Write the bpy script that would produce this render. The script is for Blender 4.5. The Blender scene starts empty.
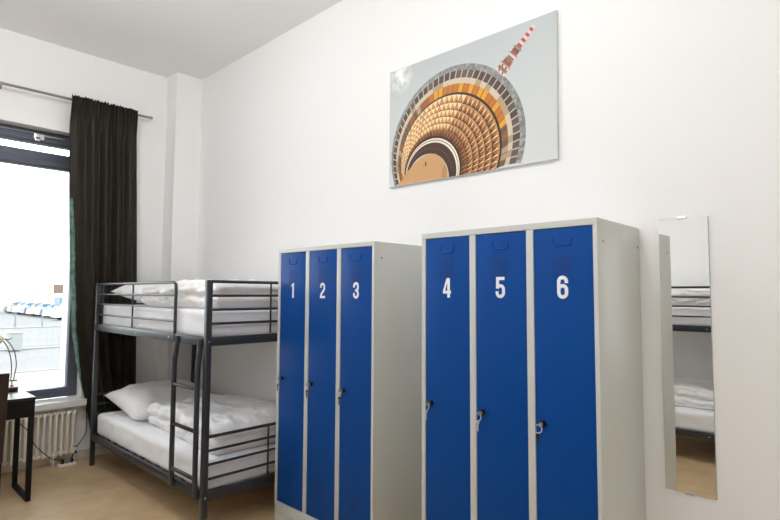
import bpy, bmesh, math, random
from mathutils import Vector, Matrix, noise
rnd = random.Random(7)
C = bpy.context.scene.collection
S = bpy.context.scene
PI = math.pi

# ------------------------------------------------------------------ camera
CAM = Vector((5.441, -2.6038, 1.5044)); F_PX = 531.32
_a, _b, _r = math.radians(43.5016), math.radians(3.6296), math.radians(-0.2652)
fw = Vector((-math.sin(_a)*math.cos(_b), math.cos(_a)*math.cos(_b), math.sin(_b)))
rt = Vector((math.cos(_a), math.sin(_a), 0)); up = rt.cross(fw)
rt2 = rt*math.cos(_r) - up*math.sin(_r); up2 = rt*math.sin(_r) + up*math.cos(_r)
cd = bpy.data.cameras.new('camera'); cam = bpy.data.objects.new('camera', cd); C.objects.link(cam)
cd.sensor_width = 36; cd.lens = 36*F_PX/780; cd.clip_start = .02; cd.clip_end = 400
cam.matrix_world = Matrix(((rt2.x, up2.x, -fw.x, CAM.x), (rt2.y, up2.y, -fw.y, CAM.y), (rt2.z, up2.z, -fw.z, CAM.z), (0, 0, 0, 1)))
S.camera = cam

# ------------------------------------------------------------------ world, light, exposure
w = bpy.data.worlds.new('sky'); S.world = w; w.use_nodes = True
bg = w.node_tree.nodes['Background']; bg.inputs[0].default_value = (.95, .975, 1.0, 1); bg.inputs[1].default_value = 5.2
S.view_settings.view_transform = 'Standard'; S.view_settings.look = 'None'
S.view_settings.exposure = 0.0; S.view_settings.gamma = 1.0
S.cycles.max_bounces = 14; S.cycles.diffuse_bounces = 9; S.cycles.glossy_bounces = 6; S.cycles.transparent_max_bounces = 12
FILL_LAMP = 31.5                                            # added opal pendants, out of view, to brighten the room (built below)
def portal(name, loc, rot, sx, sy):                    # daylight portals in the window openings
    l = bpy.data.lights.new(name, 'AREA'); l.shape = 'RECTANGLE'; l.size = sx; l.size_y = sy; l.cycles.is_portal = True
    o = bpy.data.objects.new(name, l); o.location = loc; o.rotation_euler = rot; C.objects.link(o)
WY0, WY1, WZ0, WZ1 = -2.87, -.97, .50, 2.965           # window 1 opening in the wall x = 0
BX0, BX1, BZ0, BZ1 = 6.6, 8.4, .9, 2.9                # added window 2 opening in the back wall, unseen
YB, XR, H = -3.90, 9.0, 3.75
portal('daylight_portal_street', (-.30, (WY0+WY1)/2, (WZ0+WZ1)/2), (0, -PI/2, 0), WZ1-WZ0, WY1-WY0)
portal('daylight_portal_unseen', ((BX0+BX1)/2, YB-.3, (BZ0+BZ1)/2), (PI/2, 0, 0), BX1-BX0, BZ1-BZ0)

# ------------------------------------------------------------------ helpers
def srgb(r, g, b):
    f = lambda c: (c/255/12.92) if c/255 <= .04045 else ((c/255+.055)/1.055)**2.4
    return (f(r), f(g), f(b), 1)
def mat(name, col, rough=.5, metal=0, bump=0, bscale=60, var=0, vscale=6, spec=.5, coat=0, sheen=0):
    m = bpy.data.materials.new(name); m.use_nodes = True; nt = m.node_tree; p = nt.nodes['Principled BSDF']
    p.inputs['Base Color'].default_value = col; p.inputs['Roughness'].default_value = rough; p.inputs['Metallic'].default_value = metal
    p.inputs['Specular IOR Level'].default_value = spec; p.inputs['Coat Weight'].default_value = coat; p.inputs['Sheen Weight'].default_value = sheen
    tc = nt.nodes.new('ShaderNodeTexCoord')
    if var:
        n = nt.nodes.new('ShaderNodeTexNoise'); n.inputs['Scale'].default_value = vscale; n.inputs['Detail'].default_value = 6
        nt.links.new(tc.outputs['Object'], n.inputs['Vector'])
        r = nt.nodes.new('ShaderNodeValToRGB'); r.color_ramp.elements[0].position = .3; r.color_ramp.elements[1].position = .7
        r.color_ramp.elements[0].color = tuple(c*(1-var) for c in col[:3])+(1,); r.color_ramp.elements[1].color = tuple(min(1, c*(1+var)) for c in col[:3])+(1,)
        nt.links.new(n.outputs['Fac'], r.inputs['Fac']); nt.links.new(r.outputs['Color'], p.inputs['Base Color'])
    if bump:
        n = nt.nodes.new('ShaderNodeTexNoise'); n.inputs['Scale'].default_value = bscale; n.inputs['Detail'].default_value = 4
        nt.links.new(tc.outputs['Object'], n.inputs['Vector'])
        b = nt.nodes.new('ShaderNodeBump'); b.inputs['Strength'].default_value = bump; b.inputs['Distance'].default_value = .01
        nt.links.new(n.outputs['Fac'], b.inputs['Height']); nt.links.new(b.outputs['Normal'], p.inputs['Normal'])
    return m
M = dict(
    wall=mat('white_plaster', srgb(242, 241, 240), .75, bump=.05, bscale=120, spec=.25),
    ceil=mat('ceiling_paint', srgb(240, 240, 240), .9, spec=.15),
    floor=mat('tan_linoleum', srgb(196, 168, 130), .36, var=.13, vscale=6, bump=.03, bscale=40, spec=.45),
    base=mat('cream_skirting', srgb(214, 205, 190), .5),
    frame=mat('anthracite_window_metal', srgb(88, 92, 106), .4, .1),
    silver=mat('brushed_silver', srgb(214, 214, 212), .3, .9),
    rod=mat('nickel_rod', srgb(150, 142, 132), .35, .8),
    sill=mat('white_sill', srgb(240, 238, 236), .3),
    rad=mat('cream_radiator_enamel', srgb(240, 234, 222), .35),
    pipe=mat('dark_fitting', srgb(50, 48, 46), .5),
    grey=mat('light_grey_powder_coat', srgb(203, 205, 201), .36, bump=.02, bscale=200),
    blue=mat('gentian_blue_powder_coat', srgb(0, 68, 144), .4, var=.03, vscale=2, spec=.18),
    blued=mat('blue_perforation', srgb(0, 42, 104), .6),
    white=mat('white_numeral', srgb(245, 245, 248), .5),
    black=mat('black_plastic', srgb(22, 22, 24), .4),
    keym=mat('pale_key_metal', srgb(205, 205, 208), .45, .3),
    brass=mat('worn_brass', srgb(196, 170, 120), .3, .9),
    steel=mat('dark_grey_steel', srgb(64, 66, 71), .3, .4),
    bolt=mat('zinc_bolt', srgb(185, 185, 185), .3, .9),
    sheet=mat('white_cotton', srgb(240, 240, 243), .85, bump=.25, bscale=18, sheen=.2, spec=.2),
    linen=mat('white_bed_linen', srgb(243, 242, 243), .8, bump=.5, bscale=9, sheen=.2, spec=.2),
    curt=mat('dark_olive_velvet', srgb(58, 52, 42), .45, var=.12, vscale=11, bump=.15, bscale=70, sheen=.1, spec=.35),
    lining=mat('teal_satin', srgb(138, 176, 166), .35, var=.5, vscale=22, bump=.5, bscale=30, sheen=.3),
    desk=mat('black_brown_wood', srgb(24, 20, 19), .22, var=.15, vscale=8),
    dmet=mat('black_metal', srgb(20, 19, 20), .6, 0, spec=.25),
    leather=mat('dark_brown_leather', srgb(46, 30, 26), .42, bump=.1, bscale=120),
    lampm=mat('bronze_lamp_metal', srgb(96, 72, 62), .35, .7),
    shade=mat('cream_lampshade', srgb(244, 232, 200), .7),
    canvas=mat('canvas_edge', srgb(205, 208, 208), .7),
    edge=mat('mirror_edge', srgb(150, 160, 155), .3),
    mirror=mat('mirror_silver', (.86, .87, .84, 1), .0, 1),
    asphalt=mat('pale_asphalt', srgb(104, 104, 106), .8, var=.08, vscale=.4),
    kerbm=mat('kerb_stone', srgb(122, 122, 120), .8),
    paving=mat('paving', srgb(120, 117, 113), .8),
    facade=mat('pale_render', srgb(226, 222, 212), .9),
    glassd=mat('far_window_glass', srgb(190, 196, 204), .15),
    signm=mat('brown_board', srgb(110, 88, 78), .6),
    postm=mat('grey_post', srgb(110, 120, 130), .5),
    lpost=mat('ochre_post', srgb(170, 150, 105), .6),
    conc=mat('grey_green_cabinet', srgb(138, 142, 140), .7),
    cwin=mat('car_glass', srgb(96, 122, 146), .2),
    tyre=mat('tyre', srgb(20, 20, 22), .8),
    hole=mat('dark_hole', srgb(90, 90, 90), .6),
)
def glass_mat():
    m = bpy.data.materials.new('window_glass'); m.use_nodes = True; nt = m.node_tree; nt.nodes.clear()
    o = nt.nodes.new('ShaderNodeOutputMaterial'); mx = nt.nodes.new('ShaderNodeMixShader'); t = nt.nodes.new('ShaderNodeBsdfTransparent')
    g = nt.nodes.new('ShaderNodeBsdfGlossy'); g.inputs['Roughness'].default_value = .02; t.inputs[0].default_value = (.96, .98, .97, 1)
    fr = nt.nodes.new('ShaderNodeFresnel'); fr.inputs[0].default_value = 1.35
    nt.links.new(fr.outputs[0], mx.inputs[0]); nt.links.new(t.outputs[0], mx.inputs[1]); nt.links.new(g.outputs[0], mx.inputs[2]); nt.links.new(mx.outputs[0], o.inputs[0])
    return m
M['glass'] = glass_mat()
M['opal'] = mat('fill_lamp_opal', (.9, .9, .9, 1), .4)
M['opal'].node_tree.nodes['Principled BSDF'].inputs['Emission Color'].default_value = (.95, .975, 1.0, 1)
M['opal'].node_tree.nodes['Principled BSDF'].inputs['Emission Strength'].default_value = FILL_LAMP

def wloc(o):
    v = Vector((0, 0, 0))
    while o: v = v + Vector(o.location); o = o.parent
    return v
def obj(name, bm, m, parent=None, smooth=False, mats=None):
    if parent: bm.transform(Matrix.Translation(-wloc(parent)))
    bmesh.ops.recalc_face_normals(bm, faces=bm.faces[:])
    me = bpy.data.meshes.new(name); bm.to_mesh(me); bm.free()
    for x in (mats or [m]): me.materials.append(x)
    if smooth:
        for p in me.polygons: p.use_smooth = True
        if smooth != 'all': me.set_sharp_from_angle(angle=math.radians(40))
    o = bpy.data.objects.new(name, me); C.objects.link(o)
    if parent: o.parent = parent
    return o
def tag(o, label, cat, group=None):
    o['label'] = label; o['category'] = cat
    if group: o['group'] = group
    return o
def thing(name, label, cat, loc, group=None):
    o = bpy.data.objects.new(name, None); C.objects.link(o); o.location = loc; o.empty_display_size = .1
    return tag(o, label, cat, group)
def struct(name, bm, m, **k):
    o = obj(name, bm, m, **k); o['kind'] = 'structure'; return o
def box(bm, x0, x1, y0, y1, z0, z1, bev=0, mi=0):
    r = bmesh.ops.create_cube(bm, size=1); vs = r['verts']
    for v in vs: v.co = Vector(((x0+x1)/2+v.co.x*(x1-x0), (y0+y1)/2+v.co.y*(y1-y0), (z0+z1)/2+v.co.z*(z1-z0)))
    fs = {f for v in vs for f in v.link_faces}
    for f in fs: f.material_index = mi
    if bev:
        es = list({e for v in vs for e in v.link_edges})
        bmesh.ops.bevel(bm, geom=es, offset=bev, segments=2, affect='EDGES', profile=.6)
    return bm
def B(*a, **k): return box(bmesh.new(), *a, **k)
def smooth_path(pts, n=6):
    P = [Vector(p) for p in pts]; out = []
    for i in range(len(P)-1):
        p0 = P[max(i-1, 0)]; p1 = P[i]; p2 = P[i+1]; p3 = P[min(i+2, len(P)-1)]
        for k in range(n):
            t = k/n; out.append(.5*((2*p1)+(p2-p0)*t+(2*p0-5*p1+4*p2-p3)*t*t+(3*p1-p0-3*p2+p3)*t**3))
    out.append(P[-1]); return out
def tube(bm, pts, r, n=10, closed=False, prof=None):
    """round (or prof = (half width, half height)) tube along a polyline"""
    P = [Vector(p) for p in pts]; N = len(P); rings = []; ref = None
    for i in range(N):
        if closed: t = (P[(i+1) % N]-P[i-1]).normalized()
        else: t = (P[min(i+1, N-1)]-P[max(i-1, 0)]).normalized()
        if ref is None:
            ref = Vector((0, 0, 1)) if abs(t.z) < .9 else Vector((0, 1, 0))
        a = (ref-t*ref.dot(t)).normalized(); b = t.cross(a); ref = a
        rad = r[i] if isinstance(r, (list, tuple)) else r
        rings.append([bm.verts.new(P[i]+a*(math.cos(2*PI*k/n)*rad)+b*(math.sin(2*PI*k/n)*rad)) for k in range(n)])
    for i in range(N if closed else N-1):
        A, D = rings[i], rings[(i+1) % N]
        for k in range(n): bm.faces.new((A[k], A[(k+1) % n], D[(k+1) % n], D[k]))
    if not closed:
        bm.faces.new(list(reversed(rings[0]))); bm.faces.new(rings[-1])
    return bm
def T(pts, r, n=10, closed=False): return tube(bmesh.new(), pts, r, n, closed)
def disc(bm, c, axis, r, h, n=16, r2=None):
    """short cylinder from c along axis"""
    a = Vector(axis).normalized(); tube(bm, [Vector(c), Vector(c)+a*h], [r, r if r2 is None else r2], n); return bm
def copy_tree(o, parent=None):
    c = o.copy(); C.objects.link(c)
    if parent: c.parent = parent
    for ch in list(o.children): copy_tree(ch, c)
    return c

# ------------------------------------------------------------------ setting
struct('floor', B(-.0, XR, YB, 0, -.12, 0), M['floor'])
struct('ceiling', B(-.45, XR+.2, YB-.45, .2, H, H+.15), M['ceil'])
struct('wall_picture_side', B(-.45, XR+.2, 0, .2, -.12, H), M['wall'])
struct('wall_right', B(XR, XR+.2, YB, 0, -.12, H), M['wall'])
bm = bmesh.new()                                        # window wall with its opening
box(bm, -.45, 0, WY1, 0, -.12, H); box(bm, -.45, 0, YB-.45, WY0, -.12, H)
box(bm, -.45, 0, WY0, WY1, WZ1, H); box(bm, -.45, 0, WY0, WY1, -.12, WZ0)
box(bm, -.45, -.20, WY1-.06, WY1, WZ0, WZ1); box(bm, -.45, -.20, WY0, WY0+.06, WZ0, WZ1)   # outer rebate
struct('wall_window_side', bm, M['wall'])
bm = bmesh.new()
box(bm, 0, BX0, YB-.45, YB, -.12, H); box(bm, BX1, XR+.2, YB-.45, YB, -.12, H); box(bm, BX0, BX1, YB-.45, YB, BZ1, H); box(bm, BX0, BX1, YB-.45, YB, -.12, BZ0)
struct('wall_back', bm, M['wall'])
struct('trim_1', B(0, .22, -.27, 0, 0, H), M['wall'])   # corner pier
struct('baseboard_picture_side', B(.22, XR, -.012, 0, 0, .07, bev=.003), M['base'])
struct('baseboard_window_side', B(0, .012, YB, -.27, 0, .07, bev=.003), M['base'])
struct('baseboard_back', B(0, XR, YB, YB+.012, 0, .07, bev=.003), M['base'])

# window 1 : anthracite frame, narrow top light, sill, opener
fx0, fx1 = -.20, -.12
wf = bmesh.new(); ins = .003
box(wf, fx0, fx1, WY1-.085, WY1-ins, WZ0+.05, WZ1-ins, bev=.004); box(wf, fx0, fx1, WY0+ins, WY0+.085, WZ0+.05, WZ1-ins, bev=.004)
box(wf, fx0, fx1-.002, WY0+.08, WY1-.08, WZ0+.05, .635, bev=.004); box(wf, fx0, fx1-.002, WY0+.08, WY1-.08, 2.845, WZ1-ins, bev=.004)
box(wf, fx0, fx1-.002, WY0+.08, WY1-.08, 2.635, 2.775, bev=.004)
box(wf, fx1-.004, fx1+.012, WY0+.09, WY1-.09, 2.86, 2.925, bev=.004)
box(wf, fx1-.004, fx1+.010, WY0+.09, WY1-.09, 2.645, 2.70, bev=.004)
win = struct('window_1', wf, M['frame'], smooth=True)
gl = bmesh.new(); box(gl, -.165, -.160, WY0+.08, WY1-.08, .63, 2.64); box(gl, -.165, -.160, WY0+.08, WY1-.08, 2.77, 2.85)
obj('pane', gl, M['glass'], win)
sl = struct('trim_2', B(-.12, .12, WY0-.03, -.955, .49, .547, bev=.005), M['sill'], smooth=True)   # window sill
bm = bmesh.new(); box(bm, -.11, -.085, -1.41, -1.33, 2.875, 2.925, bev=.004); box(bm, -.105, -.085, -1.40, -1.36, 2.86, 2.90, bev=.003)
tube(bm, [(-.095, -1.38, 2.915), (-.095, -1.165, 2.915)], .008); tube(bm, [(-.095, -2.6, 2.925), (-.095, -1.38, 2.925)], .004)
obj('opener', bm, M['silver'], win, smooth=True)
# window 2, unseen behind the camera, added in the back wall for its daylight
bm = bmesh.new()
for a, b, c, d in ((BX0, BX0+.08, BZ0, BZ1), (BX1-.08, BX1, BZ0, BZ1), (BX0, BX1, BZ0, BZ0+.08), (BX0, BX1, BZ1-.08, BZ1), ((BX0+BX1)/2-.04, (BX0+BX1)/2+.04, BZ0, BZ1)):
    box(bm, a+.003, b-.003, YB-.20, YB-.12, c+.003, d-.003)
w2 = struct('unseen_window_2', bm, M['frame'])
obj('pane', B(BX0+.05, BX1-.05, YB-.165, YB-.16, BZ0+.05, BZ1-.05), M['glass'], w2)
struct('trim_3', B(BX0-.02, BX1+.02, YB-.12, YB+.06, BZ0-.05, BZ0-.002, bev=.004), M['sill'])

# two unseen opal globe pendants, added under the ceiling to brighten the room
def pendant(x, y, label):
    t = thing('added_pendant_lamp', label, 'lamp', (x, y, H-.001), 'added opal globe pendants')
    b = bmesh.new(); disc(b, (x, y, H), (0, 0, -1), .06, .03, 20); obj('canopy', b, M['sill'], t, smooth=True)
    obj('cord', T([(x, y, H-.02), (x, y, 3.56)], .006, 8), M['sill'], t)
    b = bmesh.new(); bmesh.ops.create_uvsphere(b, u_segments=32, v_segments=16, radius=.19, matrix=Matrix.Translation((x, y, 3.40))); obj('globe', b, M['opal'], t, smooth='all')
pendant(2.2, -2.0, 'added opal globe pendant lamp, out of view, nearer the window')
pendant(4.2, -1.8, 'added opal globe pendant lamp, out of view, in front of the lockers')

# ------------------------------------------------------------------ lockers
def strip(bm, pts, s, z=0.0):
    """constant-width mitred stroke along 2-D points, as quads (x, z plane)"""
    P = []
    for p in pts:
        if not P or (Vector(p)-P[-1]).length > .0012: P.append(Vector(p))
    L = []; R = []
    for i, p in enumerate(P):
        d0 = (p-P[i-1]).normalized() if i else (P[1]-p).normalized()
        d1 = (P[i+1]-p).normalized() if i < len(P)-1 else d0
        n0 = Vector((-d0.y, d0.x)); n1 = Vector((-d1.y, d1.x)); m = (n0+n1); m = m/max(m.length, 1e-6); k = s/2/max(.35, m.dot(n0))
        L.append(p+m*k); R.append(p-m*k)
    for i in range(len(P)-1):
        poly(bm, [L[i], L[i+1], R[i+1], R[i]])
def poly(bm, pts):
    k = len(bm.faces); a = [bm.verts.new((p[0], -.0000004*k, p[1])) for p in pts]; d = [bm.verts.new((p[0], .0012, p[1])) for p in pts]
    bm.faces.new(a); n = len(pts)
    for i in range(n): bm.faces.new([a[i], a[(i+1) % n], d[(i+1) % n], d[i]])
def arc(cx, cy, rx, ry, a0, a1, n=9): return [(cx+rx*math.cos(math.radians(a0+(a1-a0)*i/n)), cy+ry*math.sin(math.radians(a0+(a1-a0)*i/n))) for i in range(n+1)]
def numeral(ch, cx, y, cz):
    Wd, Hd, s = .049, .097, .0152; bm = bmesh.new(); l, r_, b, t = s/2, Wd-s/2, s/2, Hd-s/2; mx = Wd/2; q = mx-l
    if ch == '1':
        poly(bm, [(.020, 0), (.037, 0), (.037, Hd), (.024, Hd), (.020, Hd-.006)]); poly(bm, [(.020, Hd-.006), (.020, Hd-.021), (.008, Hd-.025), (.008, Hd-.013)])
    elif ch == '2':
        strip(bm, [(l, t-.024)]+arc(mx, t-q, q, q, 180, 0)+[(r_, t-.030), (r_-.003, t-.037), (l+.002, .022), (l, .012)], s); poly(bm, [(0, 0), (Wd, 0), (Wd, .0145), (0, .0145)])
    elif ch == '3':
        strip(bm, [(l, t-.024)]+arc(mx, t-q, q, q, 180, 0)+[(r_, t-.024)]+arc(mx, t-.024, q, q, 0, -80, 5)+[(mx-.006, t-.041)], s)
        strip(bm, [(mx-.006, t-.0405), (mx, t-.0405)]+arc(mx, b+.024, q, q, 80, 0, 5)+[(r_, b+q)]+arc(mx, b+q, q, q, 0, -180)+[(l, b+.026)], s)
    elif ch == '4':
        poly(bm, [(.027, 0), (.043, 0), (.043, Hd), (.027, Hd)]); poly(bm, [(.027, Hd), (.0225, Hd), (0, .034), (0, .020), (.014, .034), (.027, .078)]); poly(bm, [(0, .020), (.050, .020), (.050, .034), (0, .034)])
    elif ch == '5':
        poly(bm, [(.003, Hd), (.047, Hd), (.047, Hd-.0145), (.003, Hd-.0145)]); poly(bm, [(.003, Hd-.0145), (.0185, Hd-.0145), (.0165, .044), (.002, .044)])
        strip(bm, [(l+.002, .046), (l+.006, .053)]+arc(mx, b+.034, q, q*.9, 110, 0, 6)+[(r_, b+q)]+arc(mx, b+q, q, q, 0, -180)+[(l, b+.024)], s)
    elif ch == '6':
        strip(bm, [(r_, t-.024)]+arc(mx, t-q, q, q, 0, 180)+[(l, b+q)]+arc(mx, b+q, q, q, 180, 360)+[(r_, b+.030)]+arc(mx, b+.030, q, q, 0, 150, 8), s)
    for v in bm.verts: v.co = Vector((cx-Wd/2+v.co.x, y-.0010+v.co.y, cz-Hd/2+v.co.z))
    return bm
def locker(x0, wd, hz, ztop, nums, label, words):
    yf, yb = -.489, .0 - .004; L = thing('locker', label, 'locker', (x0+wd/2, (yf+yb)/2, 0), 'three-door lockers along the wall'); k = wd/.914
    body = bmesh.new(); t = .014; x1 = x0+wd; zb = .128
    box(body, x0, x0+t, yf, yb, 0, hz, bev=.001); box(body, x1-t, x1, yf, yb, 0, hz, bev=.001)
    box(body, x0+t-.002, x1-t+.002, yf+.003, yb-.001, hz-.015, hz-.0005); box(body, x0+t-.002, x1-t+.002, yb-.012, yb-.002, .01, hz-.01)
    box(body, x0+t-.002, x1-t+.002, yf+.02, yb-.01, zb-.02, zb-.004)
    # face frame: top rail, plinth with a seam, the two stiles between the doors
    edges = [(.024, .296), (.331, .597), (.632, .895)]; E_ = [(x0+a*k, x0+b*k) for a, b in edges]
    box(body, x0+.0003, x1-.0003, yf-.0002, yf+.02, ztop, hz-.0002, bev=.0008); box(body, x0+.001, x1-.001, yf, yf+.02, .062, zb, bev=.002); box(body, x0+.001, x1-.001, yf+.004, yf+.02, .0, .0585, bev=.002)
    xs = [x0+.0005, E_[0][0], E_[0][1], E_[1][0], E_[1][1], E_[2][0], E_[2][1], x1-.0005]
    for i in range(0, 8, 2): box(body, xs[i], xs[i+1], yf+.0005, yf+.02, zb-.002, ztop+.002, bev=.002)
    obj('body', body, M['grey'], L, smooth=True)
    for yy in (-.43, -.03):
        bh = bmesh.new(); disc(bh, (x1-.0005, yy, hz-.092), (1, 0, 0), .0055, .0012); obj('bolt_hole', bh, M['hole'], L)  # small dark disc standing in for a bolt hole
    for i, ch in enumerate(nums):
        a, b = E_[i]; a += .002; b -= .002; cx = (a+b)/2; dt = ztop-.003; y = yf+.003
        d = obj('door', B(a, b, y, y+.016, zb+.002, dt, bev=.002), M['blue'], L, smooth=True)
        obj('numeral', numeral(ch, cx, y, dt-.250), M['white'], d)
        # embossed card holder: a flat U-shaped ridge
        c = bmesh.new(); ct = dt-.040
        tube(c, [Vector((cx-.050, y, ct)), Vector((cx-.042, y, ct-.004)), Vector((cx-.039, y, ct-.024))]+[Vector((cx-.029+.010*math.cos(math.radians(q)), y, ct-.024-.010+.010+.010*math.sin(math.radians(q)))) for q in (200, 235, 270)]
             + [Vector((cx+.029+.010*math.cos(math.radians(q)), y, ct-.024+.010*math.sin(math.radians(q)))) for q in (270, 305, 340)]+[Vector((cx+.039, y, ct-.024)), Vector((cx+.042, y, ct-.004)), Vector((cx+.050, y, ct))], .0036, 8)
        obj('card_holder', c, M['blue'], d, smooth=True)
        # perforated vents: little square holes with raised rims
        for (vz, rows, cols) in ((dt-.1580, 7, 7), (.297, 5, 5)):
            v = bmesh.new(); pit = .0130
            for r_ in range(rows):
                for q in range(cols):
                    px, pz = cx+(q-(cols-1)/2)*pit, vz+(r_-(rows-1)/2)*pit
                    box(v, px-.0036, px+.0036, y-.0006, y+.001, pz-.0036, pz+.0036)
            obj('vent', v, M['blued'], d)
        lx, lz = a+.034, .955+(.002 if ztop > 1.78 else -.018)
        lk = bmesh.new(); disc(lk, (lx, y+.002, lz), (0, -1, 0), .0140, .010, 20); disc(lk, (lx, y-.007, lz), (0, -1, 0), .011, .010, 20)
        o = obj('lock', lk, M['black'], d, smooth=True)
        disc_b = bmesh.new(); disc(disc_b, (lx, y-.0165, lz), (0, -1, 0), .0075, .002, 16); obj('keyhole_face', disc_b, M['brass'], d, smooth=True) 
        # the key and its ring hang from the lock: a thing of their own
        kt = thing('key', words[i], 'key', (lx, y-.018, lz), 'keys in the locker locks')
        kb = bmesh.new(); box(kb, lx-.0012, lx+.0012, y-.024, y-.0175, lz-.004, lz+.004); disc(kb, (lx-.0013, y-.030, lz), (1, 0, 0), .0095, .0026, 16)
        obj('key_bow', kb, M['silver'], kt, smooth=True)
        rc = Vector((lx-.008, y-.030, lz-.0190))
        ring = bmesh.new(); tube(ring, [rc+Vector((math.cos(q*PI/12)*.0165, .004*math.sin(q*PI/12), math.sin(q*PI/12)*.0165)) for q in range(24)], .0022, 6, True)
        obj('ring', ring, M['keym'], kt, smooth=True)
        hk = bmesh.new(); hx, hz_ = rc.x-.001, rc.z-.016; hy = y-.030
        disc(hk, (hx, hy+.0012, hz_-.008), (0, -1, 0), .0085, .0024, 16); box(hk, hx-.0036, hx+.0036, hy-.0012, hy+.0012, hz_-.048, hz_-.012)
        obj('spare_key', hk, M['keym'] if ztop > 1.78 and ch != '6' else M['black'], kt, smooth=True)
    return L
locker(2.380, .932, 1.802, 1.776, '123', 'grey locker with blue doors numbered 1 to 3, next to the bunk bed',
       ['key hanging in the lock of blue locker door 1', 'key hanging in the lock of blue locker door 2', 'key hanging in the lock of blue locker door 3'])
locker(3.662, .920, 1.816, 1.788, '456', 'grey locker with blue doors numbered 4 to 6, next to the mirror',
       ['key and ring hanging in the lock of blue locker door 4', 'key and ring hanging in the lock of blue locker door 5', 'key and ring hanging in the lock of blue locker door 6'])

# ------------------------------------------------------------------ bunk bed
def cloth(x0, x1, y0, y1, z0, z1, nx, ny, nz, rnd_r, fn):
    """rounded block of fabric: a gridded box, corners rounded by rnd_r, then moved by fn(co, u)"""
    bm = bmesh.new(); g = {}
    def vert(i, j, k):
        if (i, j, k) not in g:
            u = Vector((i/nx, j/ny, k/nz)); p = Vector((x0+(x1-x0)*u.x, y0+(y1-y0)*u.y, z0+(z1-z0)*u.z))
            r = rnd_r; lo = Vector((x0+r, y0+r, z0+min(r, (z1-z0)*.49))); hi = Vector((x1-r, y1-r, z1-min(r, (z1-z0)*.49)))
            c = Vector([max(lo[q], min(hi[q], p[q])) for q in range(3)]); d = p-c
            if d.length > 1e-6: p = c+d.normalized()*max(abs(d.x), abs(d.y), abs(d.z))
            g[(i, j, k)] = bm.verts.new(fn(p, u))
        return g[(i, j, k)]
    for i in range(nx):
        for j in range(ny):
            for k in (0, nz): bm.faces.new([vert(i, j, k), vert(i+1, j, k), vert(i+1, j+1, k), vert(i, j+1, k)])
    for i in range(nx):
        for k in range(nz):
            for j in (0, ny): bm.faces.new([vert(i, j, k), vert(i+1, j, k), vert(i+1, j, k+1), vert(i, j, k+1)])
    for j in range(ny):
        for k in range(nz):
            for i in (0, nx): bm.faces.new([vert(i, j, k), vert(i, j+1, k), vert(i, j+1, k+1), vert(i, j, k+1)])
    return bm
def nz3(p, s, o=0): return noise.noise(Vector((p.x*s+o, p.y*s-o*2.3, p.z*s+o*.7)))
def ridged(p, s, o=0): return 1-abs(noise.noise(Vector((p.x*s+o, p.y*s+o*1.7, p.z*s))))*2
def pillow_mesh(cx, cy, cz, lx, ly, th, tilt, seed, n=34):
    bm = bmesh.new(); top = {}; bot = {}
    R = Matrix.Rotation(tilt, 4, 'Y')
    for i in range(n+1):
        for j in range(n+1):
            u, v = -1+2*i/n, -1+2*j/n
            pin = 1-.07*(1-abs(v)**2.0)*abs(u)**3; pin2 = 1-.07*(1-abs(u)**2.0)*abs(v)**3
            x, y = u*lx/2*pin, v*ly/2*pin2
            h = (max(0, 1-abs(u)**2.6)*max(0, 1-abs(v)**2.6))**.55*th/2
            p = Vector((x, y, 0)); wv = .012*nz3(p, 9, seed)+.014*ridged(p, 7, seed)*(abs(u)+abs(v))*.5+.006*ridged(p, 15, seed)
            e = min(1, h/(th*.2))
            q = R @ Vector((x, y, h+wv*e)); top[i, j] = bm.verts.new((cx+q.x, cy+q.y, cz+q.z))
            if 0 < i < n and 0 < j < n:
                q = R @ Vector((x, y, -h*.75)); bot[i, j] = bm.verts.new((cx+q.x, cy+q.y, cz+q.z))
            else: bot[i, j] = top[i, j]
    for i in range(n):
        for j in range(n):
            bm.faces.new([top[i, j], top[i+1, j], top[i+1, j+1], top[i, j+1]])
            f = [bot[i, j], bot[i, j+1], bot[i+1, j+1], bot[i+1, j]]
            try: bm.faces.new(f)
            except ValueError: pass
    return bm
XA, XB, YA, YC = .30, 2.30, -.953, -.045             # post centre lines
RX, RY = 1.30, -.4915                                 # foot of the bed's Empty
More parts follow.
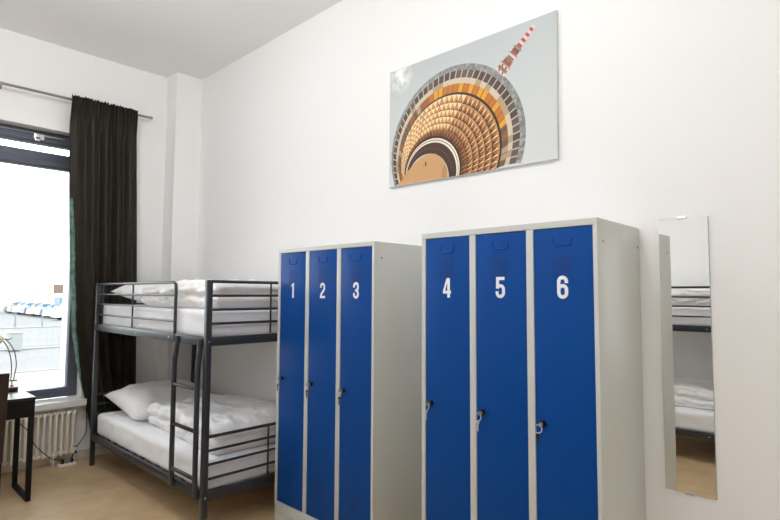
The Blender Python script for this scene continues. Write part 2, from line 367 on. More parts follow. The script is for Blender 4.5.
def bunk_bed(label):
    t = thing('bunk_bed', label, 'bunk bed', (RX, RY, 0), 'dark steel bunk beds'); st = M['steel']
    for x in (XA, XB):
        for y in (YA, YC):
            b = box(bmesh.new(), x-.019, x+.019, y-.019, y+.019, 0, 1.586, bev=.007)
            obj('post', b, st, t, smooth=True)
    def rail(nm, b): return obj(nm, b, st, t, smooth=True)
    for z0, z1 in ((1.170, 1.226), (.219, .274)):      # side rails and end rails, upper and lower deck
        for y in (YA, YC): rail('side_rail', B(XA+.017, XB-.017, y-.014, y+.014, z0, z1, bev=.004))
        for x in (XA, XB): rail('end_rail', B(x-.014, x+.014, YA+.017, YC-.017, z0, z1, bev=.004))
        sl = bmesh.new()
        for i in range(14): box(sl, XA+.10+i*.138, XA+.13+i*.138, YA+.012, YC-.012, z1-.030, z1-.012)
        rail('slat', sl)
    ends = ((1.577, 1.487, 1.398, 1.310), (.607, .522, .437, .349))
    for x in (XA, XB):
        for zs in ends:
            for i, z in enumerate(zs): rail('end_bar', T([(x, YA+.012, z), (x, YC-.012, z)], .0085 if i else .0105))
            for yv in (-.492, ): rail('upright_bar', T([(x, yv, zs[0]), (x, yv, zs[3]-.08)], .0065))
    # guard rail on the open side: a hooped tube with three bars, an upright and a lower plate
    y = YA-.002; gx = 1.842
    g = smooth_path([(gx, y, 1.20), (gx, y, 1.40), (gx, y, 1.545), (gx-.012, y, 1.566), (gx-.035, y, 1.576)], 3)+[(XA+.012, y, 1.576)]
    rail('guard_rail', T(g, .011))
    for z in (1.487, 1.402, 1.309): rail('guard_bar', T([(XA+.012, y, z), (gx, y, z)], .0075))
    rail('upright_bar', T([(1.09, y, 1.576), (1.09, y, 1.22)], .0065)); rail('upright_bar', T([(.435, y, 1.576), (.435, y, 1.22)], .0065))
    rail('guard_plate', B(XA+.012, gx+.022, YA-.020, YA-.013, 1.171, 1.228, bev=.002))
    # rear guard, against the wall
    rail('guard_rail', T([(XA, YC, 1.576), (XB, YC, 1.576)], .010)); rail('guard_bar', T([(XA, YC, 1.40), (XB, YC, 1.40)], .0075))
    # ladder
    for lx in (1.925, 2.252):
        yl = YA-.036
        p = smooth_path([(lx, YA-.020, 1.215), (lx, YA-.022, 1.170), (lx, yl+.006, 1.10), (lx, yl, 1.02), (lx, yl, .6), (lx, yl, .36), (lx, YA-.031, .29), (lx, YA-.026, .232)], 5)
        rail('ladder_rail', T(p, .0165, 12))
    for z in (.900, .640, .352): rail('rung', B(1.925, 2.252, YA-.049, YA-.023, z-.008, z+.008, bev=.004))
    for bx, bz in ((1.225, 1.198), (1.235, .246), (1.79, 1.20), (2.255, 1.205), (2.25, .245), (1.935, .245)):
        b = bmesh.new(); disc(b, (bx, YA-(.019 if bz > 1 and bx < 1.86 else .013), bz), (0, -1, 0), .0075, .005, 12); obj('bolt', b, M['bolt'], t, smooth=True)
    for bz in (1.198, .246):
        b = bmesh.new(); disc(b, (XB+.018, YA, bz), (1, 0, 0), .007, .005, 12); obj('bolt', b, M['bolt'], t, smooth=True)
    return t
def mattress(label, z0, seed):
    t = tag(obj('mattress', cloth(XA+.022, XB-.022, YA+.020, YC-.020, z0, z0+.185, 90, 44, 12, .035,
        lambda p, u: p+Vector((0, (-.006+.008*ridged(p, 7, seed))*(1 if u.y < .5 else -1)*(abs(u.y-.5) > .42), .004*nz3(p, 5, seed)-.004+.006*max(0, ridged(Vector((p.x, p.y*.5, 0)), 5, seed)-.4))), ), M['sheet'], smooth='all'), label, 'mattress', 'mattresses with white sheets on the bunk beds')
    return t
def duvet(label, x0, x1, y0, y1, z0, z1, seed, front=0.0, lump=.02):
    def fn(p, u):
        q = Vector(p)
        s = 1-u.x                                                     # 1 at the head side
        e = min(1, (z1-p.z)/(z1-z0)); tp = u.z
        # the head-side edge bellies out, the folded top sags in the middle
        q.z += tp*(lump*nz3(p, 3.0, seed)+.012*nz3(p, 8, seed)+.022*max(0, ridged(Vector((p.x*.5+p.y*.6, p.y*.7-p.x*.2, 0)), 7, seed)-.25)+.010*max(0, ridged(Vector((p.x*.45-p.y*.3, p.y*1.2, 0)), 14, seed+8)-.25)-.035*s*s)
        side = max(0, abs(u.y-.5)*2-.85)/.15; endf = max(0, abs(u.x-.5)*2-.88)/.12
        w_ = .022*nz3(Vector((p.x, 0, p.z*2.0)), 6, seed)+.020*ridged(Vector((p.x, p.z*2.5, 0)), 6, seed)+.010*ridged(p, 15, seed)
        q.y += side*(w_-.012)*(1 if u.y < .5 else -.3)
        q.x += endf*(.02*nz3(Vector((p.y, p.z*2, 0)), 6, seed+3))*(1 if u.x < .5 else .4)
        # the fold line between the two layers, seen along the sides
        if 0 < u.z < 1:
            fold = math.exp(-((u.z-.5+.10*nz3(Vector((p.x, p.y, 0)), 3, seed+5))/.10)**2)
            q.y += fold*.022*side*(1 if u.y < .5 else -1); q.x -= fold*.018*endf*(1 if u.x > .5 else -1)
        q.y += front*s*(1 if u.y < .5 else 0)*(1-u.y*2)
        q.z = max(q.z, z0)
        return q
    o = obj('duvet', cloth(x0, x1, y0, y1, z0, z1, 110, 72, 18, .07, fn), M['linen'], smooth='all')
    return tag(o, label, 'duvet', 'white duvets on the bunk beds')
def bedding(lower, upper):
    out = []
    out.append(mattress(lower[0], .262, 1.3)); out.append(mattress(upper[0], 1.214, 4.1))
    p = tag(obj('pillow', pillow_mesh(.665, -.49, .545, .66, .80, .26, math.radians(9), 2.0), M['linen'], smooth='all'), lower[1], 'pillow', 'white pillows on the bunk beds'); out.append(p)
    out.append(duvet(lower[2], 1.0, 2.255, -.865, -.09, .446, .632, 2.2, front=.07))
    p = tag(obj('pillow', pillow_mesh(.72, -.49, 1.490, .66, .80, .20, math.radians(4), 5.0), M['linen'], smooth='all'), upper[1], 'pillow', 'white pillows on the bunk beds'); out.append(p)
    out.append(duvet(upper[2], 1.08, 2.255, -.915, -.09, 1.398, 1.580, 6.4, lump=.012))
    return out
bed = bunk_bed('dark grey steel bunk bed with ladder beside the locker, in front of the curtain')
stuff_ = bedding(('mattress under white sheet on the lower deck of the bunk bed by the curtain', 'plump white pillow on the lower bunk at the curtain end', 'rumpled white folded duvet on the lower bunk behind the ladder'),
                 ('mattress under white sheet on the upper deck of the bunk bed by the curtain', 'white pillow on the upper bunk behind the guard rail', 'white folded duvet on the upper bunk beside the locker'))
# the second bunk bed, across the room, seen in the mirror: turned half round
bed2 = copy_tree(bed); bed2.location = (4.13, -3.333, 0); bed2.rotation_euler = (0, 0, PI); bed2['label'] = 'dark steel bunk bed across the room, seen reflected in the wall mirror'
lab2 = ['mattress on the lower deck of the bunk bed reflected in the mirror', 'mattress on the upper deck of the bunk bed reflected in the mirror', 'pillow on the lower deck of the bunk bed across the room',
        'white duvet on the lower deck of the bunk bed reflected in the mirror', 'pillow on the upper deck of the bunk bed across the room', 'white duvet on the upper deck of the bunk bed reflected in the mirror']
rot = Matrix.Rotation(PI, 4, 'Z')
for o, l in zip(stuff_, lab2):
    c = o.copy(); C.objects.link(c); c.matrix_world = Matrix.Translation((4.13, -3.333, 0)) @ rot @ Matrix.Translation((-RX, -RY, 0)); c['label'] = l

# ------------------------------------------------------------------ mirror
mt = thing('wall_mirror', 'narrow frameless mirror on the white wall right of the lockers', 'mirror', (4.767, -.005, .648))
obj('glass', B(4.670, 4.867, -.010, -.0035, .650, 1.846), M['mirror'], mt)
obj('backing', B(4.6695, 4.8675, -.0033, 0, .6495, 1.8465), M['edge'], mt)
for x, z in ((4.767, 1.846), (4.767, .650)):
    obj('clip', B(x-.018, x+.018, -.0125, 0, z-.006, z+.006, bev=.002), M['silver'], mt)

# ------------------------------------------------------------------ canvas print
PW, PH = 1.216, .800; PX0, PZ0 = 2.976, 2.222
def psky():
    m = bpy.data.materials.new('print_sky'); m.use_nodes = True; nt = m.node_tree; p = nt.nodes['Principled BSDF']; p.inputs['Roughness'].default_value = .5; p.inputs['Specular IOR Level'].default_value = .3
    tc = nt.nodes.new('ShaderNodeTexCoord'); mp = nt.nodes.new('ShaderNodeMapping'); mp.inputs['Location'].default_value = (-.1, 0, -.74); mp.inputs['Scale'].default_value = (1, 1, 1)
    gr = nt.nodes.new('ShaderNodeSeparateXYZ'); nt.links.new(tc.outputs['Object'], gr.inputs[0])
    r = nt.nodes.new('ShaderNodeValToRGB'); r.color_ramp.elements[0].color = srgb(214, 216, 215); r.color_ramp.elements[1].color = srgb(186, 192, 192); r.color_ramp.elements[0].position = 0; r.color_ramp.elements[1].position = .8
    nt.links.new(gr.outputs['Z'], r.inputs[0])
    n = nt.nodes.new('ShaderNodeTexNoise'); n.inputs['Scale'].default_value = 16; n.inputs['Detail'].default_value = 5; nt.links.new(tc.outputs['Object'], n.inputs['Vector'])
    nt.links.new(tc.outputs['Object'], mp.inputs['Vector']); d = nt.nodes.new('ShaderNodeVectorMath'); d.operation = 'LENGTH'; nt.links.new(mp.outputs[0], d.inputs[0])
    mr = nt.nodes.new('ShaderNodeMapRange'); mr.inputs[1].default_value = .03; mr.inputs[2].default_value = .12; mr.inputs[3].default_value = 1; mr.inputs[4].default_value = 0; nt.links.new(d.outputs['Value'], mr.inputs[0])
    mu = nt.nodes.new('ShaderNodeMath'); mu.operation = 'MULTIPLY'; nt.links.new(mr.outputs[0], mu.inputs[0])
    mr2 = nt.nodes.new('ShaderNodeMapRange'); mr2.inputs[1].default_value = .4; mr2.inputs[2].default_value = .6; nt.links.new(n.outputs['Fac'], mr2.inputs[0]); nt.links.new(mr2.outputs[0], mu.inputs[1])
    mx = nt.nodes.new('ShaderNodeMix'); mx.data_type = 'RGBA'; nt.links.new(mu.outputs[0], mx.inputs[0]); nt.links.new(r.outputs[0], mx.inputs[6]); mx.inputs[7].default_value = srgb(246, 246, 244)
    nt.links.new(mx.outputs[2], p.inputs['Base Color']); return m
cols = dict(grey1=(140, 142, 140), grey2=(162, 162, 156), grey4=(124, 126, 124), win1=(84, 68, 60), win2=(104, 88, 78), mull=(188, 178, 164), beige1=(206, 190, 166), beige2=(176, 152, 122), amber1=(224, 160, 44), amber2=(190, 118, 36),
            line=(52, 34, 24), g1=(242, 212, 162), g2=(200, 146, 90), g3=(150, 96, 52), g4=(98, 54, 26), ring=(72, 50, 40), ring2=(110, 80, 62), rim=(238, 226, 208), dome=(204, 158, 110), dome2=(188, 140, 94), red=(176, 84, 78), pink=(226, 198, 190), brown=(150, 112, 98))
pm = [psky()]; pidx = {}
for k_, c_ in cols.items(): pidx[k_] = len(pm); pm.append(mat('print_'+k_, srgb(*c_), .5, spec=.3))
pb = bmesh.new()
def clip(P):
    for ax, lim, sg in ((0, .002, 1), (0, PW-.002, -1), (1, .002, 1), (1, PH-.002, -1)):
        out = []
        for i in range(len(P)):
            a, b = P[i-1], P[i]; da, db = sg*(a[ax]-lim), sg*(b[ax]-lim)
            if (da >= 0) != (db >= 0):
                t = da/(da-db); out.append((a[0]+(b[0]-a[0])*t, a[1]+(b[1]-a[1])*t))
            if db >= 0: out.append(b)
        P = out
        if len(P) < 3: return []
    return P
def pp(P, layer, col):
    P = clip(P)
    if len(P) < 3: return
    try: f = pb.faces.new([pb.verts.new((x, -.0002-layer*.00012, z)) for x, z in P]); f.material_index = pidx[col] if col else 0
    except ValueError: pass
# ring system: circles from the outer rim in to the dark collar
RINGS = [(0, .527, .184, .506), (1, .518, .178, .479), (2, .509, .167, .444), (3, .503, .158, .420), (4, .496, .139, .386)]
def cpt(c, a): return (c[0]+c[2]*math.cos(a), c[1]+c[2]*math.sin(a))
def lerpc(A, D, t): return tuple(A[i]+(D[i]-A[i])*t for i in range(3))
pp([(0, 0), (PW, 0), (PW, PH), (0, PH)], 0, None)
Rg = [r[1:] for r in RINGS]; NS = 64; A0 = -.35; A1 = PI+.95
prr = random.Random(3)
for i in range(NS*2):                                   # grey outer rim, speckled
    a, b = A0+(A1-A0)*i/(NS*2), A0+(A1-A0)*(i+1)/(NS*2)
    for s in range(2):
        c0, c1 = lerpc(Rg[0], Rg[1], s/2), lerpc(Rg[0], Rg[1], (s+1)/2)
        pp([cpt(c0, a), cpt(c0, b), cpt(c1, b), cpt(c1, a)], 1, prr.choice(['grey1', 'grey2', 'grey1', 'grey4']))
NW = 46
for i in range(NW):                                     # dark window band, beige band, amber band
    a, b = A0+(A1-A0)*i/NW, A0+(A1-A0)*(i+1)/NW; m_ = a+(b-a)*.82
    pp([cpt(Rg[1], a), cpt(Rg[1], m_), cpt(Rg[2], m_), cpt(Rg[2], a)], 1, prr.choice(['win1', 'win1', 'win2']))
    pp([cpt(Rg[1], m_), cpt(Rg[1], b), cpt(Rg[2], b), cpt(Rg[2], m_)], 1, 'mull')
    pp([cpt(Rg[2], a), cpt(Rg[2], b), cpt(Rg[3], b), cpt(Rg[3], a)], 1, prr.choice(['beige1', 'beige2', 'beige1']))
    mid = (a+b)/2; am = .25 < mid < 1.95
    pp([cpt(Rg[3], a), cpt(Rg[3], m_), cpt(Rg[4], m_), cpt(Rg[4], a)], 1, prr.choice(['amber1', 'amber1', 'amber2'] if am else ['beige2', 'g3', 'win2']))
    pp([cpt(Rg[3], m_), cpt(Rg[3], b), cpt(Rg[4], b), cpt(Rg[4], m_)], 1, 'g3')
c5 = lerpc(Rg[4], (.372, .052, .226), .05)
for i in range(NS):
    a, b = A0+(A1-A0)*i/NS, A0+(A1-A0)*(i+1)/NS
    pp([cpt(Rg[4], a), cpt(Rg[4], b), cpt(c5, b), cpt(c5, a)], 1, 'line')
col_ = (.372, .052, .226); NR = 6; NG = 44
for r_ in range(NR):                                    # pyramid panels, each four facets
    t0 = (r_/NR)**.92; t1 = ((r_+1)/NR)**.92
    c0, c1 = lerpc(c5, col_, t0), lerpc(c5, col_, t1)
    for i in range(NG):
        a, b = A0+(A1-A0)*i/NG, A0+(A1-A0)*(i+1)/NG; da = (b-a)*.06
        q = [cpt(c0, a), cpt(c0, b), cpt(c1, b), cpt(c1, a)]; m_ = (sum(x for x, _ in q)/4+.006, sum(z for _, z in q)/4-.006)
        deep = .5+.5*math.cos((a+b)/2-2.2)
        order = ['g2', 'g3', 'g4', 'g1'] if deep < .75 else ['g1', 'g2', 'g3', 'g1']
        if r_ >= 5: order = ['g3', 'g4', 'g4', 'g2']
        for k in range(4): pp([q[k], q[(k+1) % 4], m_], 1, order[k])
    for i in range(NG):
        if i % 4 == 0:
            a = A0+(A1-A0)*i/NG; pp([cpt(c0, a-.006), cpt(c0, a+.006), cpt(c1, a+.006), cpt(c1, a-.006)], 2, 'line')
def band(c0, c1, col, layer, n=48):
    for i in range(n):
        a, b = A0+(A1-A0)*i/n, A0+(A1-A0)*(i+1)/n
        pp([cpt(c0, a), cpt(c0, b), cpt(c1, b), cpt(c1, a)], layer, col)
band((.372, 0.052, 0.229), (.370, 0.049, 0.219), 'line', 2); band((.370, 0.049, 0.219), (.367, 0.045, 0.213), 'rim', 2)
band((.367, 0.045, 0.213), (.366, 0.043, 0.210), 'ring2', 2); band((.366, 0.043, 0.210), (.362, 0.039, 0.203), 'rim', 2)
band((.362, 0.039, 0.203), (.335, 0.004, 0.172), 'ring', 2)
for i in range(26):                                     # small lamps round the collar
    a = .1+i*.125; x, z = cpt((.347, 0.021, 0.187), a); pp([(x-.004, z-.004), (x+.004, z-.004), (x+.004, z+.004), (x-.004, z+.004)], 3, 'ring2')
dome = [(.06, -.02), (.108, .019), (.165, .075), (.225, .123), (.285, .155), (.345, .168), (.400, .158), (.445, .130), (.478, .090), (.497, .045), (.500, -.02)]
dome = [(x, z+.008) for x, z in dome]
pp(dome, 4, 'dome'); pp([(.500, -.02), (.497, .045), (.478, .090), (.455, .060), (.452, -.02)], 5, 'dome2')
pp([(.318, .104), (.328, .104), (.328, .128), (.318, .128)], 5, 'ring'); pp([(.300, .100), (.345, .100), (.345, .103), (.300, .103)], 5, 'ring2')
# mast: broad foot, two galleries, then a thin red and white tip
ax = Vector((.725, .689)).normalized(); nx_ = Vector((-ax.y, ax.x)); o_ = Vector((.868, .553))
def seg(t0, t1, w0, w1, col, layer=3):
    p = o_+ax*t0; q = o_+ax*t1; pp([tuple(p-nx_*w0), tuple(p+nx_*w0), tuple(q+nx_*w1), tuple(q-nx_*w1)], layer, col)
for k in range(5): seg(.0+k*.018, .018+k*.018, .041-.002*k, .039-.002*k, ['pink', 'brown', 'pink', 'red', 'brown'][k])
for s in (-1, 1):
    for k in range(3):
        p = o_+ax*(.012+.03*k)+nx_*s*.016; pp([tuple(p+Vector((-.005, -.008))), tuple(p+Vector((.005, -.008))), tuple(p+Vector((.005, .008))), tuple(p+Vector((-.005, .008)))], 4, 'win2')
seg(.048, .056, .048, .048, 'grey2', 4)
for k in range(5): seg(.09+k*.016, .106+k*.016, .026, .025, ['brown', 'pink', 'red', 'win2', 'brown'][k])
seg(.118, .124, .036, .036, 'grey1', 4); seg(.158, .164, .036, .036, 'grey1', 4)
for k in range(8): seg(.17+k*.0165, .1865+k*.0165, .0185-.0008*k, .0178-.0008*k, ['red', 'pink'][k % 2])
pic = thing('canvas_print', 'canvas print of a golden spherical tower seen from below, hung above the lockers', 'picture', (PX0, -.02, PZ0))
pic.rotation_euler = (0, math.radians(.45), 0)
cb = B(PX0, PX0+PW, -.020, -.001, PZ0, PZ0+PH, bev=.002)
obj('canvas', cb, M['canvas'], pic)
for v in pb.verts: v.co += Vector((PX0, -.0202, PZ0))
pr_ = obj('print', pb, None, pic, mats=pm)

# ------------------------------------------------------------------ curtain and rod
rod = thing('curtain_rod', 'thin metal curtain rod above the window', 'curtain rod', (.1, -1.7, 3.246))
obj('pole', T([(.1, -3.10, 3.236), (.1, -.475, 3.252)], .0115, 12), M['rod'], rod, smooth=True)
for y in (-.475, -3.10): obj('end_cap', T([(.1, y-.008, 3.252 if y > -1 else 3.236), (.1, y+.022, 3.252 if y > -1 else 3.236)], .0145, 12), M['rod'], rod, smooth=True)
for y in (-.70, -1.700, -2.9):
    b = T([(.0, y, 3.24), (.1, y, 3.24)], .007); disc(b, (.0, y, 3.24), (1, 0, 0), .024, .008); disc(b, (.088, y, 3.24), (1, 0, 0), .016, .026); obj('bracket', b, M['rod'], rod, smooth=True)
def ip(z, T_):
    for (z0, v0), (z1, v1) in zip(T_, T_[1:]):
        if z >= z1: return v1+(v0-v1)*(z-z1)/(z0-z1)
    return T_[-1][1]
LE = [(3.32, -1.186), (3.0, -1.180), (2.33, -1.156), (1.6, -1.125), (1.17, -1.095), (.9, -1.052), (.66, -.998), (.44, -.940), (.20, -.900)]
RE = [(3.32, -.612), (3.18, -.606), (2.9, -.590), (2.4, -.572), (1.5, -.545), (.5, -.520), (.2, -.52)]
FOLDS = [(0, .15), (.10, .35), (.20, .2), (.31, 1), (.40, .05), (.50, .9), (.585, .0), (.68, 1), (.77, .1), (.87, .85), (.95, .1), (1.0, .3)]
def curt_x(s, z, wl):
    d = max(0, 3.25-z); head = math.exp(-(d/.16)**2)
    s2 = max(0, min(1, s+.012*math.sin(z*1.7)+.008*noise.noise(Vector((s*5, z*1.2, 4)))))
    for (a, va), (b, vb) in zip(FOLDS, FOLDS[1:]):
        if s2 <= b:
            t = (s2-a)/(b-a); t = t*t*(3-2*t); f = va+(vb-va)*t; break
    wide = .060*f+.006*noise.noise(Vector((s*9, z*.9, 2)))
    ruf = .010*math.sin(2*PI*21*s+1.3+.6*math.sin(9*s))+.006*noise.noise(Vector((s*40, z*8, 1)))
    return .078+wide+(0 if head < .02 else head*(.052-wide+ruf+.014*f))
bm = bmesh.new(); NSs, NZ = 220, 90; G = {}
for j in range(NZ+1):
    z = .20+(3.305-.20)*(1-j/NZ)
    for i in range(NSs+1):
        s = i/NSs; y = ip(z, LE)+(ip(z, RE)-ip(z, LE))*s; zz = z
        if j < 3: zz += (.016*noise.noise(Vector((s*17, 1, 1)))+.005*math.sin(2*PI*21*s))*(3-j)/3-.02
        G[i, j] = bm.verts.new((max(.03, curt_x(s, z, 0)), y, zz))
for j in range(NZ):
    for i in range(NSs): bm.faces.new([G[i, j], G[i+1, j], G[i+1, j+1], G[i, j+1]])
r = bmesh.ops.solidify(bm, geom=bm.faces[:], thickness=.004)
cu = tag(obj('curtain', bm, M['curt'], smooth='all'), 'dark olive velvet curtain gathered on the rod beside the window', 'curtain')
bm = bmesh.new(); G = {}                                # teal satin edge turned over towards the room
NL = 90
for j in range(NL+1):
    z = 2.35-(2.35-.56)*j/NL
    wd = .045*math.sin(PI*min(1, .15+j/NL*.9))**.5*(1+.25*noise.noise(Vector((z*9, 3, 0))))
    for i in range(9):
        s = i/8; y = ip(z, LE)-.004+wd*s
        x = curt_x(max(0, (y-ip(z, LE))/(ip(z, RE)-ip(z, LE))), z, 0)+.012+.022*math.sin(PI*s)+.006*noise.noise(Vector((s*3, z*22, 5)))
        G[i, j] = bm.verts.new((x, y, z))
for j in range(NL):
    for i in range(8): bm.faces.new([G[i, j], G[i+1, j], G[i+1, j+1], G[i, j+1]])
bmesh.ops.solidify(bm, geom=bm.faces[:], thickness=.002)
ln = obj('lining', bm, M['lining'], cu, smooth='all'); ln['label'] = 'teal satin edge of the curtain'

# ------------------------------------------------------------------ radiator
ra = thing('radiator', 'cream ribbed column radiator under the window sill', 'radiator', (.09, -1.9, 0))
def section():
    b = bmesh.new(); y = -1.052
    for x in (.058, .106): tube(b, smooth_path([(x, y, .092), (x, y, .115), (x, y, .42), (x, y, .452)], 3), [.009]+[.0125 if x > .09 else .010]*8+[.009], 10)
    for z in (.10, .445): tube(b, [(.050, y, z), (.118, y, z)], .0150, 10); tube(b, [(.084, y-.0225, z), (.084, y+.0225, z)], .013, 10)
    return b
s0 = obj('column', section(), M['rad'], ra, smooth=True)
for i in range(1, 34):
    c = s0.copy(); C.objects.link(c); c.parent = ra; c.location = (0, -.045*i, 0)
b = bmesh.new(); tube(b, [(.084, -1.045, .10), (.084, -1.028, .10), (.084, -1.028, .03), (.03, -1.028, .0005)], .008)
obj('pipe', b, M['rad'], ra, smooth=True)
b = bmesh.new(); disc(b, (.084, -1.028, .105), (0, 0, 1), .016, .05); obj('valve', b, M['white'], ra, smooth=True)
b = bmesh.new(); disc(b, (.084, -1.028, .078), (0, 0, 1), .018, .016); disc(b, (.084, -1.028, .132), (0, 0, 1), .0185, .012); obj('valve_collar', b, M['pipe'], ra, smooth=True)
for y in (-1.2, -2.4): obj('foot', B(.045, .12, y-.0025, y+.0025, 0, .09), M['rad'], ra)

# power strip with the two cables
ps = thing('power_strip', 'white power strip on the floor by the radiator', 'power strip', (.15, -1.12, 0))
obj('body', B(.125, .175, -1.17, -1.04, 0, .022, bev=.006), M['white'], ps, smooth=True)
for y in (-1.14, -1.105, -1.07):
    b = bmesh.new(); disc(b, (.15, y, .0215), (0, 0, 1), .016, .002); obj('socket', b, M['black'], ps)
def cable(label, pts, plug):
    t = thing('power_cable', label, 'cable', plug)
    obj('cord', T(smooth_path(pts, 6), .0038, 8), M['black'], t, smooth=True)
    p = Vector(plug); b = bmesh.new(); tube(b, [p, p+Vector((0, 0, .02)), p+Vector((0, 0, .034))], [.016, .016, .008], 12); obj('plug', b, M['black'], t, smooth=True)
cable('black cable running from the desk down to the power strip', [(.30, -1.535, .55), (.20, -1.50, .455), (.17, -1.42, .37), (.16, -1.385, .31), (.165, -1.36, .235), (.16, -1.26, .115), (.15, -1.19, .065), (.15, -1.14, .06), (.15, -1.138, .055)], (.15, -1.14, .0235))
cable('black cable running from the curtain down to the power strip', [(.035, -.93, .48), (.035, -.925, .30), (.04, -.935, .215), (.07, -1.01, .125), (.11, -1.045, .075), (.15, -1.068, .064), (.15, -1.07, .055)], (.15, -1.07, .0235))

# ------------------------------------------------------------------ desk, lamp, chair
DX0, DX1, DY0, DY1 = .24, .86, -2.62, -1.525
dk = thing('desk', 'black brown desk with looped metal legs in front of the radiator', 'desk', ((DX0+DX1)/2, (DY0+DY1)/2, 0))
obj('tabletop', B(DX0, DX1, DY0, DY1, .722, .742, bev=.002), M['desk'], dk)
obj('apron', B(DX0+.01, DX1-.002, DY0+.003, DY1-.003, .600, .7215, bev=.002), M['dmet'], dk)
for y0 in (DY1-.035, DY0+.003):
    l = bmesh.new(); y1 = y0+.032
    box(l, .82, .856, y0, y1, 0, .60, bev=.002); box(l, .43, .46, y0, y1, 0, .60, bev=.002); box(l, .458, .822, y0+.001, y1-.001, .0003, .030, bev=.002)
    obj('leg', l, M['dmet'], dk)
lp = thing('desk_lamp', 'desk lamp with two slim curved arms on the black desk', 'lamp', (.42, -1.60, .7425))
obj('base', B(.37, .47, -1.645, -1.553, .7425, .770, bev=.006), M['lampm'], lp, smooth=True)
b = T([(.42, -1.588, .768), (.42, -1.588, .815)], .005); disc(b, (.42, -1.588, .772), (0, 0, 1), .011, .014); obj('stem', b, M['silver'], lp, smooth=True)
obj('crossbar', T([(.42, -1.603, .814), (.42, -1.555, .814)], .005), M['lampm'], lp, smooth=True)
obj('arm', T(smooth_path([(.42, -1.578, .812), (.42, -1.573, .856), (.42, -1.564, .933), (.42, -1.577, 1.027), (.42, -1.606, 1.091), (.42, -1.645, 1.142)], 5), .0035, 8), M['lampm'], lp, smooth=True)
obj('arm', T(smooth_path([(.42, -1.597, .812), (.42, -1.594, .858), (.42, -1.597, .951), (.42, -1.616, 1.046), (.42, -1.640, 1.100), (.42, -1.665, 1.134)], 5), .0035, 8), M['lampm'], lp, smooth=True)
obj('joint', T([(.42, -1.600, 1.146), (.42, -1.622, 1.134), (.42, -1.645, 1.138), (.42, -1.675, 1.152), (.42, -1.71, 1.160)], .004, 8), M['lampm'], lp, smooth=True)
b = bmesh.new(); tube(b, [(.42, -1.665, 1.155), (.42, -1.72, 1.12), (.42, -1.80, 1.05)], [.022, .05, .075], 20); obj('lamp_shade', b, M['shade'], lp, smooth=True)
ch = thing('dining_chair', 'dark brown leather chair with tall back, tucked in at the desk', 'chair', (1.06, -1.995, 0))
bk = B(1.26, 1.305, -2.215, -1.778, .44, .985, bev=.008)
for v in bk.verts: v.co.x += -(.985-v.co.z)*.14
obj('backrest', bk, M['leather'], ch, smooth=True)
obj('seat', B(.80, 1.235, -2.215, -1.778, .40, .475, bev=.012), M['leather'], ch, smooth=True)
for x in (.82, 1.195):
    for y in (-2.195, -1.80): obj('leg', B(x-.018, x+.018, y-.018, y+.018, 0, .402, bev=.003), M['desk'], ch)

# ------------------------------------------------------------------ street outside
GZ = -1.05
struct('ground', B(-160, -.46, -70, 110, GZ-.2, GZ), M['asphalt'])
struct('pavement', B(-14, -.46, -60, 60, GZ, GZ+.10), M['paving'])
kb = bmesh.new(); box(kb, -14.3, -14.0, -60, 60, GZ, GZ+.12); struct('kerb', kb, M['kerbm'])
kb = bmesh.new(); box(kb, -23.2, -22.6, -60, 70, GZ, GZ+.05); box(kb, -39.6, -39.0, -60, 70, GZ, GZ+.07); struct('kerb', kb, M['kerbm'])
struct('road', B(-38.9, -24, -60, 70, GZ+.001, GZ+.012), M['asphalt'])
cab = thing('utility_cabinet', 'small grey utility cabinet at the kerb outside the window', 'cabinet', (-22.3, 3.06, GZ+.05))
obj('housing', B(-22.55, -22.05, 2.80, 3.28, GZ+.05, GZ+.78, bev=.02), M['conc'], cab); obj('lid', B(-22.57, -22.03, 2.78, 3.30, GZ+.78, GZ+.82, bev=.01), M['conc'], cab)
def post(name, label, cat, x, y, h, r, m, lamp=False):
    t = thing(name, label, cat, (x, y, GZ))
    obj('pole', T([(x, y, GZ), (x, y, GZ+h)], [r, r*.7], 10), m, t, smooth=True)
    if lamp:
        b = bmesh.new(); tube(b, [(x, y, GZ+h), (x, y, GZ+h+.12), (x, y, GZ+h+.45)], [.08, .22, .10], 12); obj('lantern', b, M['facade'], t, smooth=True)
    else:
        b = bmesh.new(); disc(b, (x, y, GZ+h), (0, 0, 1), r*1.2, .06); obj('cap', b, m, t, smooth=True)
post('street_post', 'taller bluish post at the kerb across the road', 'post', -41.3, 6.88, 1.05, .07, M['postm'])
post('street_post', 'short grey post at the kerb across the road, nearer the curtain', 'post', -40.0, 8.28, .72, .06, M['postm'])
post('street_lamp', 'thin ochre street lamp behind the parked cars, farther from the curtain', 'street lamp', -75, 15.45, 3.2, .09, M['lpost'], True)
post('street_lamp', 'thin ochre street lamp behind the parked cars, nearer the curtain', 'street lamp', -75, 17.2, 3.8, .09, M['lpost'], True)
sg = thing('street_sign', 'brown square board standing behind the parked cars', 'sign', (-74.5, 18.2, GZ))
obj('board', B(-74.55, -74.45, 17.65, 18.75, 1.35, 2.5, bev=.01), M['signm'], sg)
for y in (17.8, 18.6): obj('post', T([(-74.4, y, GZ), (-74.4, y, 1.4)], .05), M['postm'], sg)
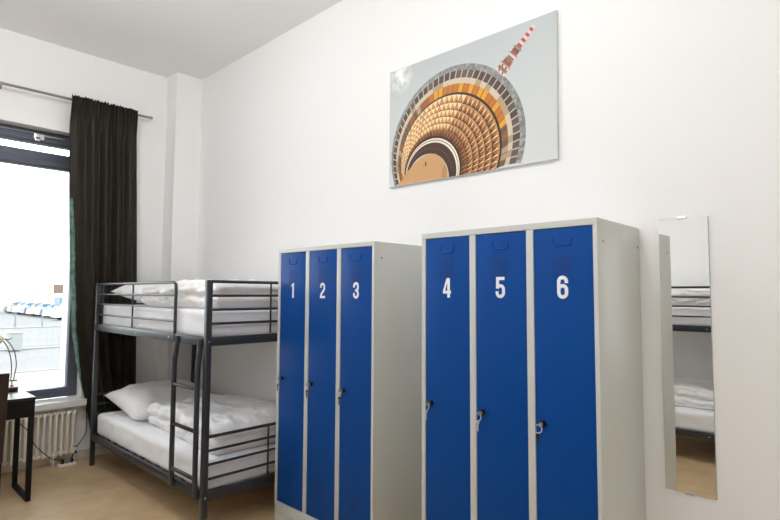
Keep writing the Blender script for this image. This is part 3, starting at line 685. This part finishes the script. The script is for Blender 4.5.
def car(label, x, y, col, van=False):
    t = thing('car', label, 'car', (x, y, GZ), 'cars parked across the road'); hh = 2.3 if van else 1.45
    m = mat('car_paint', srgb(*col), .3, coat=.5); z = GZ; L2, W2 = 2.1, .86
    # side profile in (y, z), nose towards -y, extruded in x
    pr = [(-L2, .28), (L2, .28), (L2, .85), (L2-.25, .95)]+([(L2-.15, hh), (-L2+.9, hh), (-L2+.25, 1.1)] if van else [(1.45, hh-.05), (.9, hh), (-.45, hh), (-1.15, .98)])+[(-L2+.1, .82)]
    b = bmesh.new(); A = [b.verts.new((x-W2, y+p, z+q)) for p, q in pr]; D = [b.verts.new((x+W2, y+p, z+q)) for p, q in pr]
    b.faces.new(A); b.faces.new(D[::-1]); n = len(pr)
    for i in range(n): b.faces.new([A[i], A[(i+1) % n], D[(i+1) % n], D[i]])
    obj('body', b, m, t)
    b = bmesh.new()
    if van: box(b, x+W2-.01, x+W2+.015, y-1.3, y+1.7, z+1.25, z+hh-.25)
    else:
        for q in ((-.95, .0), (.08, 1.25)): box(b, x+W2-.01, x+W2+.015, y+q[0], y+q[1], z+.98, z+hh-.12)
    box(b, x-W2+.1, x+W2-.1, y-(1.75 if van else 1.0)-.02, y-(1.75 if van else 1.0)+.3, z+1.05, z+hh-.2)
    obj('window', b, M['cwin'], t)
    for sx in (-1, 1):
        for yy in (-1.3, 1.3):
            b = bmesh.new(); disc(b, (x+sx*(W2-.10), y+yy, z+.32), (sx, 0, 0), .32, .12, 18); obj('wheel', b, M['tyre'], t, smooth=True)
car('white van with blue windows, nearest the curtain of the parked vehicles', -50.2, 13.6, (236, 240, 244), True)
cc = [(200, 200, 200), (110, 125, 150), (190, 182, 160), (84, 98, 120), (205, 205, 200), (150, 140, 110), (130, 140, 150)]
ordn = ['white car parked right behind the van', 'second pale car behind the parked van', 'third car behind the van, cream white', 'fourth car behind the van, blue grey', 'fifth car behind the van, white', 'sixth car behind the van, pale beige', 'last pale grey car of the row, farthest from the curtain']
for i in range(7): car(ordn[i], -54.2-3.1*i, 13.9+.12*(i % 2), cc[i])
bd = thing('building', 'pale rendered building across the street', 'building', (-100, 15, GZ))
obj('wall', B(-112, -100, -25, 60, GZ, 17), M['facade'], bd)
for fl in range(4):
    for k in range(9):
        y = -6+k*4.6; b = B(-100.02, -99.96, y, y+1.5, 1.2+fl*3.7, 3.3+fl*3.7); obj('window', b, M['glassd'], bd)
